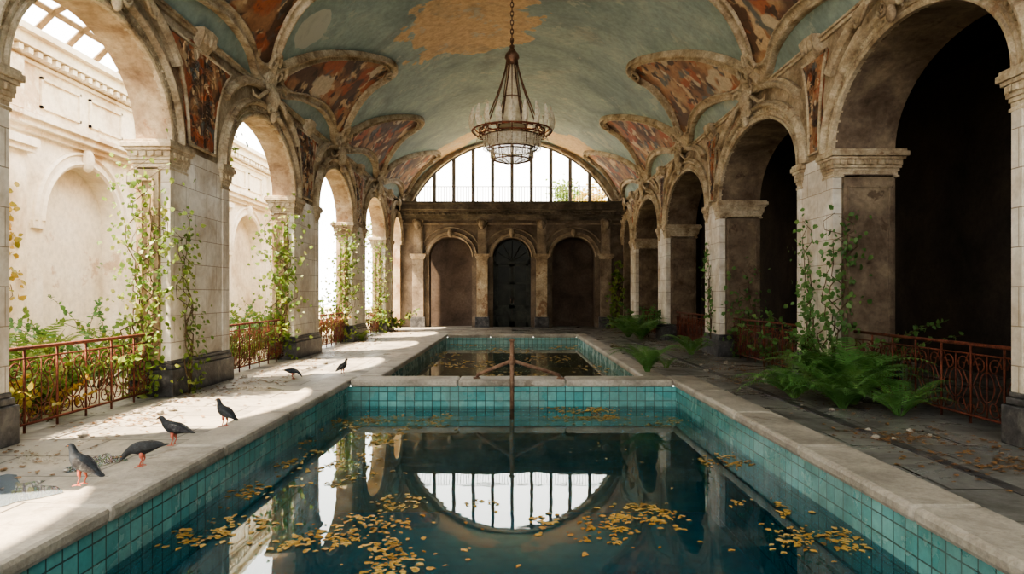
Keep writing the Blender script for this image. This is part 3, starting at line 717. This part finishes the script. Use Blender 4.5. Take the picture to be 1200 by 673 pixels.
def fern(x,y,n,L,lm,label,z=0,emin=.75,emax=1.4,wf=.22):
    e=thing('fern',label,'fern',(x,y,z))
    for i in range(n):
        a=2*pi*(i+R.random()*.8)/n; l=L*R.uniform(.65,1.1); el=R.uniform(emin,emax)
        d=Vector((math.cos(a),math.sin(a),0)); up=Vector((0,0,1)); side=d.cross(up)
        mb=MB(); pts=[]; K=26; p=Vector((x+d.x*.04,y+d.y*.04,z+.02)); ang=el; tot=el+R.uniform(.35,.9)
        for k in range(K+1):
            pts.append(p.copy()); ang-=tot/K*(.3+1.4*k/K); p=p+(d*math.cos(ang)+up*math.sin(ang))*l/K
            if p.z<z+.05: p.z=z+.05
        mb.tube(pts[::2],[.008*(1-.8*k/(K//2)) for k in range(K//2+1)],4)
        for k in range(4,K+1):
            t=k/K; w=l*wf*math.sin(min(1,t*1.8)*pi/2)*(1-t**2.0)+.012
            tn_=(pts[k]-pts[k-1]).normalized()
            for q in (-1,1):
                dd=(side*q+tn_*.55-Vector((0,0,.12))).normalized()
                b0=pts[k]; wd=l/K*.27
                mb.face([b0-tn_*wd*.8,b0+dd*w*.4-tn_*wd*1.1,b0+dd*w+tn_*wd*.2-up*w*.08,b0+dd*w*.4+tn_*wd,b0+tn_*wd*.8])
        mb.obj('frond',lm,e,recalc=False)
def shrub(x,y,n,L,ls,lm,label,z=0,per=16,lean=(0,0),name='leafy_shrub'):
    e=thing(name,label,'shrub',(x,y,z)); ms=MB(); ml=MB()
    for i in range(n):
        a=R.uniform(0,2*pi); l=L*R.uniform(.5,1.1); d=Vector((math.cos(a)*.55+lean[0],math.sin(a)*.55+lean[1],1)).normalized()
        p=Vector((x+R.gauss(0,.12),y+R.gauss(0,.2),z)); pts=[p.copy()]
        for k in range(8):
            d=(d+Vector((math.cos(a),math.sin(a),-.6))*.09+rv()*.05).normalized(); p=p+d*l/8; pts.append(p.copy())
        ms.tube(pts,[.012*(1-.8*k/8) for k in range(9)],4)
        for k in range(per):
            f=R.uniform(.25,1)*7.99; j=int(f); q=pts[j].lerp(pts[min(j+1,8)],f-j)
            ml.leaf(q,rv()+d*.5,Vector((0,0,1))+rv()*.6,ls*R.uniform(.6,1.3),.33)
    ms.obj('stem',STEM,e,smooth=True); ml.obj('foliage',lm,e,recalc=False)
vine([(-5.75,10.5,0),(-5.65,10.5,1.5),(-5.6,10.5,2.8),(-5.55,10.5,3.7)],760,.38,.085,LSUN,'yellow-green vine climbing the sunlit marble pier',(0,-1,0),'pier vines',7)
vine([(-5.2,11.0,0),(-5.25,11.1,1.2),(-5.25,10.9,2.4),(-5.25,11.0,3.3)],280,.30,.075,LSUN,'sparse green vine trailing over white pier face',(1,0,0),'pier vines',4)
for (yy,nn) in ((16.65,560),(22.75,500),(28.65,340)):
    vine([(-5.7,yy,0),(-5.6,yy,1.6),(-5.6,yy,3.0),(-5.6,yy,4.1)],nn,.40,.105,LSUN,'sunlit yellow-green vine hanging in open arch',(0,-1,0),'pier vines',7)
vine([(-5.35,13.2,4.9),(-5.6,13.05,4.2),(-5.6,13.0,3.2)],70,.2,.1,LSUN,'short trailing vine sprig on arch',(0,1,0),'pier vines',3)
vine([(5.2,11.9,0),(5.28,12.0,1.2),(5.3,12.3,2.2),(5.3,12.4,3.2)],260,.34,.09,LGREEN,'green vine climbing white marble pier in shade',(-1,0,0),'pier vines',4)
vine([(5.25,11.3,0),(5.35,11.25,1.3),(5.5,11.25,2.4),(5.4,11.3,3.1)],320,.36,.09,LGREEN,'green vine hanging beside shaded pier jamb',(-.6,-.8,0),'pier vines',4)
vine([(5.3,18.2,.3),(5.3,18.3,1.5),(5.3,18.6,2.6),(5.3,18.3,3.2)],110,.25,.11,LGREEN,'thin vine strands on shaded marble pier',(-1,0,0),'pier vines',3)
vine([(5.9,17.3,0),(6.0,17.3,1.2),(5.8,17.4,2.5)],190,.38,.12,LGREEN,'dark leafy vine in shaded archway',(0,-1,0),'pier vines',4)
vine([(4.9,32.6,0),(5.0,32.6,2.0),(5.1,32.7,3.6)],160,.3,.2,LSUN,'green vine rising at the end wall corner',(-.5,-.8,0),'pier vines',4)
shrub(5.2,11.0,26,1.9,.09,LGREEN,'dense dark green shrub growing against shaded pier',per=34)
fern(4.6,9.5,30,1.15,LFERN,'large spreading bright green fern on grey slabs',emin=.8,emax=1.4)
fern(4.95,10.2,34,1.45,LFERN,'tall arching green fern against pier',emin=.9,emax=1.5)
fern(4.9,9.8,24,1.2,LFERN,'dense green fern layered before the pier',emin=1.0,emax=1.5)
fern(4.3,10.4,24,1.0,LFERN,'green fern spilling toward the pool edge',emin=.7,emax=1.35)
fern(5.05,8.9,18,.9,LFERN,'green fern beside rusty railing',emin=.8)
fern(2.68,13.5,24,.95,LFERN,'small bright fern growing from pool coping',z=.05,emin=1.1,emax=1.5,wf=.18)
fern(3.3,14.6,10,.4,LGREEN,'little fern tuft between deck slabs')
fern(4.7,17.9,18,1.0,LFERN,'small fern at the foot of shaded pier')
fern(4.5,23.8,22,1.4,LFERN,'bushy fern beside pier plinth',emin=.9)
fern(4.3,25.2,20,1.6,LFERN,'tall green fern on the far deck',emin=.9)
shrub(4.9,25.4,20,2.0,.15,LGREEN,'green bush growing beside far pier',per=24)
shrub(5.7,15.0,10,1.0,.10,LGREEN,'small shrub pushing through iron railing',per=20)
for (x,y,n,L,lm) in ((-6.6,9.6,28,1.8,LSUN),(-6.5,8.4,26,1.4,LSUN),(-7.3,10.6,28,2.1,LSUN),(-7.5,12.5,26,2.3,LGREEN),(-6.4,7.7,20,1.1,LAUT),(-7.6,14.5,26,2.3,LSUN),(-6.7,14.0,22,1.7,LSUN),(-6.5,15.8,22,1.6,LSUN),(-6.5,20.5,22,1.7,LSUN),(-6.6,22,22,1.8,LAUT),(-6.6,26.5,22,1.9,LSUN),(-7.5,21.0,26,2.6,LSUN),(-7.6,27,26,2.8,LGREEN),(-7.5,18,26,2.3,LGREEN)):
    shrub(x,y,n,L,.10,lm,'sunlit overgrown leafy shrub outside the arcade',z=-.08,per=40)
shrub(-6.1,8.6,16,1.1,.08,LAUT,'autumn-tinted weeds tangled behind railing',z=-.05,per=30)
fern(-6.8,9.2,14,1.6,LSUN,'wild arching fern outside the railing',z=-.05,wf=.14)
fern(-7.2,10.0,14,2.0,LSUN,'tall feathery plant beyond the railing',z=-.05,emin=1.0,emax=1.5,wf=.12)
vine([(-8.85,11.6,3.6),(-8.85,11.7,2.6),(-8.8,11.9,1.4)],240,.3,.12,LAUT,'orange and green creeper on courtyard wall',(1,0,0),'pier vines',4)
fern(-5.1,23.2,12,.7,LSUN,'yellow-green fern beside pier'); shrub(-5.0,29.2,12,1.6,.2,LSUN,'green bush beside far pier',per=14)
for (x,y,hh,lm) in ((6.0,50,11.5,LAUT),(4.3,58,12.5,LSUN),(-9,52,8.0,LSUN)):
    e=thing('tree','autumn tree with yellowing crown outside window','tree',(x,y,-.08)); ms=MB(); ml=MB()
    ms.tube([(x,y,-.08),(x+.2,y,hh*.4),(x,y,hh*.75)],[.3,.22,.1],8)
    for i in range(16):
        a=R.uniform(0,2*pi); z0=hh*R.uniform(.45,.75); r=R.uniform(.4,1.4); q=Vector((x+r*math.cos(a),y+r*math.sin(a),z0+R.uniform(.4,1.3)))
        ms.tube([(x+.1,y,z0),tuple((q+Vector((x,y,z0)))/2+Vector((0,0,.1))),tuple(q)],[.09,.05,.02],5)
        for _ in range(150): ml.leaf(q+rv()*.5,rv(),rv(),.26,.35)
    ms.obj('trunk',STEM,e,smooth=True); ml.obj('crown',lm,e,recalc=False)
# ------------------------------------------------ leaves on water / litter
mb=MB()
CL=[(1.27,11.3,.42,300),(.9,10.9,.2,60),(1.12,6.3,.22,150),(.8,5.75,.16,70),(-1.5,5.65,.28,200),(-2.5,5.75,.2,120),(-1.3,6.35,.2,100),(-2.5,8,.25,90),(-1.85,7.3,.16,40),(2.55,8.4,.25,90),(2.6,5.5,.25,160),(2.55,6.4,.14,30),(-.25,6.6,.08,12),(.35,6.0,.15,30),(-1.7,11.1,.35,170),(-1.75,9.6,.3,110),(-2.7,7,.2,60),(-2.75,9,.2,60),(-1.0,5.2,.25,120),(-2.6,10.5,.25,80),(2.4,10.8,.25,60),(0,8,1.5,60)]
for (cx,cy,s,n_) in CL:
    subs=[(R.gauss(0,s*1.0),R.gauss(0,s*1.0)) for _ in range(6)]
    for _ in range(n_):
        o=R.choice(subs); k_=.32 if R.random()<.8 else .9
        x=cx+o[0]+R.gauss(0,s*k_); y=cy+o[1]+R.gauss(0,s*k_)
        if abs(x)>PX-.08 or y>PE-.08 or y<P0+.1: continue
        a=R.uniform(0,2*pi); L=R.uniform(.03,.085)
        mb.leaf((x,y,WZ+.005+R.uniform(0,.003)),(math.cos(a),math.sin(a),0),(R.gauss(0,.05),R.gauss(0,.05),1),L,R.uniform(.2,.4))
mb.obj('floating_leaves',LYEL,label='drifts of yellow leaves floating on dark pool water',cat='fallen leaves',kind='stuff',recalc=False)
mb=MB()
for _ in range(1100):
    x=R.uniform(-QX+.1,QX-.1); y=R.uniform(DV,QE-.2)
    if math.sin(x*2.1+y*.9)+math.sin(y*1.7-x)<.3: continue
    a=R.uniform(0,2*pi); mb.leaf((x,y,-.293),(math.cos(a),math.sin(a),0),(0,0,1),R.uniform(.07,.15),.42)
mb.obj('floating_leaves',LYEL,label='brown and yellow leaves on murky shallow water',cat='fallen leaves',kind='stuff',recalc=False)
mb=MB()
for _ in range(2200):
    sg=R.choice((-1,1)); y=R.uniform(3,32); x=sg*(W-.15-abs(R.gauss(0,.6)))
    if abs(x)<3.5: continue
    a=R.uniform(0,2*pi); mb.leaf((x,y,.012),(math.cos(a),math.sin(a),R.uniform(0,.3)),(0,0,1),R.uniform(.03,.08),.35)
for (cx,cy,s,n_) in ((4.3,7.6,.22,120),(4.6,6.4,.25,120),(4.9,5.2,.3,120),(4.4,12.6,.3,120),(4.7,14.5,.3,90),(-4.6,12.5,.2,50),(-4.9,8.5,.25,60)):
    for _ in range(n_):
        a=R.uniform(0,2*pi); mb.leaf((cx+R.gauss(0,s*1.3),cy+R.gauss(0,s),.012),(math.cos(a),math.sin(a),.15),(0,0,1),R.uniform(.04,.08),.35)
mb.obj('leaf_litter',leafmat('brown_dry_leaf',[(.07,.04,.02),(.20,.11,.05),(.34,.21,.085)],.1,6),label='dry brown leaf litter scattered on stone deck',cat='fallen leaves',kind='stuff',recalc=False)
for i in range(60):
    sg=R.choice((-1,1)); y=R.uniform(6,30); x=sg*R.uniform(4.0,5.15); s=R.uniform(.025,.07)
    mb=MB(); mb.ell((0,0,0),(s,s*R.uniform(.6,1),s*.5),6,4)
    mb.v=[(a*R.uniform(.75,1.25),b*R.uniform(.75,1.25),c*R.uniform(.8,1.1)) for a,b,c in mb.v]
    o=mb.obj('plaster_fragment',COPE,label='broken chunk of fallen plaster on the deck',cat='rubble',group='fallen plaster fragments'); o.location=(x,y,s*.45)
for (px,py,rx,ry) in ((-4.2,5.35,.42,.6),(-3.95,6.5,.18,.3)):
    mb=MB(); pts=[]
    for k in range(36):
        a=2*pi*k/36; r=1+.25*math.sin(3*a+1)+.14*math.sin(7*a)+.06*math.sin(13*a)
        pts.append((px+rx*r*math.cos(a),py+ry*r*math.sin(a),.005))
    mb.face(pts); mb.obj('rain_puddle',PUD,label='shallow pale blue rain puddle on stone deck',cat='puddle',recalc=False)
# ------------------------------------------------ pigeons
def pigeon(x,y,z,yaw,pose,sc,body,wing,label):
    e=thing('pigeon',label,'bird',(x,y,z),'pigeons on the pool edge',world=False)
    e.rotation_euler=(0,0,yaw); e.scale=(sc,)*3
    if pose=='peck':
        sp=[((-.20,.175),(.026,.005)),((-.155,.17),(.030,.010)),((-.11,.165),(.034,.022)),((-.07,.16),(.046,.042)),((-.03,.155),(.055,.054)),((.02,.15),(.056,.056)),((.06,.145),(.044,.048)),((.09,.135),(.031,.034)),((.115,.115),(.023,.025)),((.138,.092),(.022,.023)),((.152,.075),(.020,.020)),((.161,.062),(.010,.010)),((.165,.055),(.007,.007)),((.176,.034),(.002,.002))]
        head=Vector((.146,0,.083))
    elif pose=='lean':
        sp=[((-.21,.12),(.026,.005)),((-.16,.128),(.030,.010)),((-.11,.138),(.034,.022)),((-.07,.148),(.046,.042)),((-.02,.158),(.056,.055)),((.03,.168),(.056,.057)),((.065,.185),(.044,.047)),((.09,.205),(.031,.034)),((.105,.225),(.024,.026)),((.12,.243),(.023,.025)),((.136,.25),(.020,.021)),((.150,.247),(.011,.011)),((.158,.243),(.007,.007)),((.180,.232),(.002,.002))]
        head=Vector((.126,0,.248))
    else:
        sp=[((-.19,.075),(.026,.005)),((-.145,.095),(.030,.010)),((-.10,.115),(.034,.022)),((-.06,.135),(.048,.043)),((-.01,.155),(.058,.057)),((.035,.172),(.057,.059)),((.065,.198),(.044,.047)),((.080,.225),(.031,.034)),((.087,.25),(.024,.026)),((.095,.272),(.023,.025)),((.110,.283),(.020,.021)),((.124,.282),(.011,.011)),((.132,.279),(.007,.007)),((.154,.270),(.002,.002))]
        head=Vector((.100,0,.279))
    P=[Vector((a[0],0,a[1])) for a,_ in sp]; rings=[]; n=14; Y=Vector((0,1,0))
    for i in range(len(P)):
        t_=(P[min(i+1,len(P)-1)]-P[max(i-1,0)]).normalized(); u=t_.cross(Y); ry,rz=sp[i][1]
        rings.append([P[i]+Y*ry*math.cos(2*pi*k/n)+u*rz*math.sin(2*pi*k/n) for k in range(n)])
    mb=MB(); mb.rings(rings); o=mb.obj('body',body,e,smooth=True)
    m=o.modifiers.new('s','SUBSURF'); m.levels=1; m.render_levels=1
    for q in (-1,1):
        mb=MB(); A=P[5]+Vector((-.01,0,.012)); B=P[1]+Vector((.0,0,.006)); D=(B-A); rs=[]
        for i in range(11):
            t=i/10; c=A+D*t+Y*q*(.050-.030*t**1.5); h=.038*math.sin(pi*min(1,.15+t*.85))**.6*(1-.45*t)+.002; w=.011*(1-t)+.003
            u=D.normalized().cross(Y)
            rs.append([c+u*h*math.sin(2*pi*k/10)+Y*q*w*math.cos(2*pi*k/10) for k in range(10)])
        mb.rings(rs); mb.obj('wing',wing,e,smooth=True)
        mb=MB(); hip=Vector((.0,q*.025,.12)); an=Vector((.012,q*.028,.025))
        mb.tube([hip,hip+Vector((.004,0,-.04)),Vector((-.006,q*.028,.06)),an,Vector((.01,q*.028,.008))],[.018,.013,.006,.005,.005],6)
        for aa in (-.5,0,.5,pi): mb.tube([(.01,q*.028,.008),(.01+.022*math.cos(aa),q*.028+.022*math.sin(aa),.007),(.01+.04*math.cos(aa)*(.7 if aa==pi else 1),q*.028+.04*math.sin(aa),.003)],[.005,.004,.002],5)
        mb.obj('leg',LEGM,e,smooth=True)
        mb=MB(); mb.ell(tuple(head+Vector((.008,q*.0205,.004))),(.004,.003,.004),8,6); mb.obj('eye',EYE,e,smooth=True)
    mb=MB(); a,b,c=P[-3],P[-2],P[-1]; mb.tube([a.lerp(b,.6),b,c+ (c-b)*.06],[.009,.0085,.0025],7); mb.obj('beak',BEAK,e,smooth=True)
pigeon(-3.46,5.5,.06,math.radians(165),'stand',1.12,BIRDG,BIRDW,'slate grey pigeon with barred wings standing on coping')
pigeon(-3.30,6.1,.06,math.radians(188),'peck',1.12,BIRDK,BIRDK,'dark pigeon bending down to peck at the coping')
pigeon(-3.44,6.95,.06,math.radians(172),'lean',1.12,BIRDK,BIRDW,'black and white pigeon leaning forward on coping')
pigeon(-3.34,7.95,.06,math.radians(155),'stand',1.08,BIRDK,BIRDG,'small dark pigeon perched on pool coping edge')
pigeon(-3.25,13.1,.06,math.radians(60),'stand',1.0,BIRDG,BIRDW,'pale grey pigeon standing at coping corner')
pigeon(-4.15,12.9,.0,math.radians(10),'peck',1.0,BIRDG,BIRDG,'grey pigeon pecking on the sunlit deck')
# ------------------------------------------------ light
w=bpy.data.worlds.new('World'); scene.world=w; w.use_nodes=True
bg=w.node_tree.nodes['Background']; bg.inputs[0].default_value=(1.0,.96,.89,1); bg.inputs[1].default_value=8.6
s=bpy.data.lights.new('sun','SUN'); s.energy=42; s.angle=.02; s.color=(1,.79,.54)
so=bpy.data.objects.new('sun',s); col.objects.link(so)
so.rotation_euler=Vector((1,.35,-1.9)).to_track_quat('-Z','Y').to_euler(); so.location=(-20,0,30)
cam=bpy.data.cameras.new('camera'); cam.lens=24; cam.sensor_width=36; cam.shift_y=.0071; cam.clip_end=300
co=bpy.data.objects.new('camera',cam); col.objects.link(co); co.location=(0,0,H); co.rotation_euler=(pi/2,0,0)
scene.camera=co
for o in bpy.data.objects:
    if '_w' in o: del o['_w']
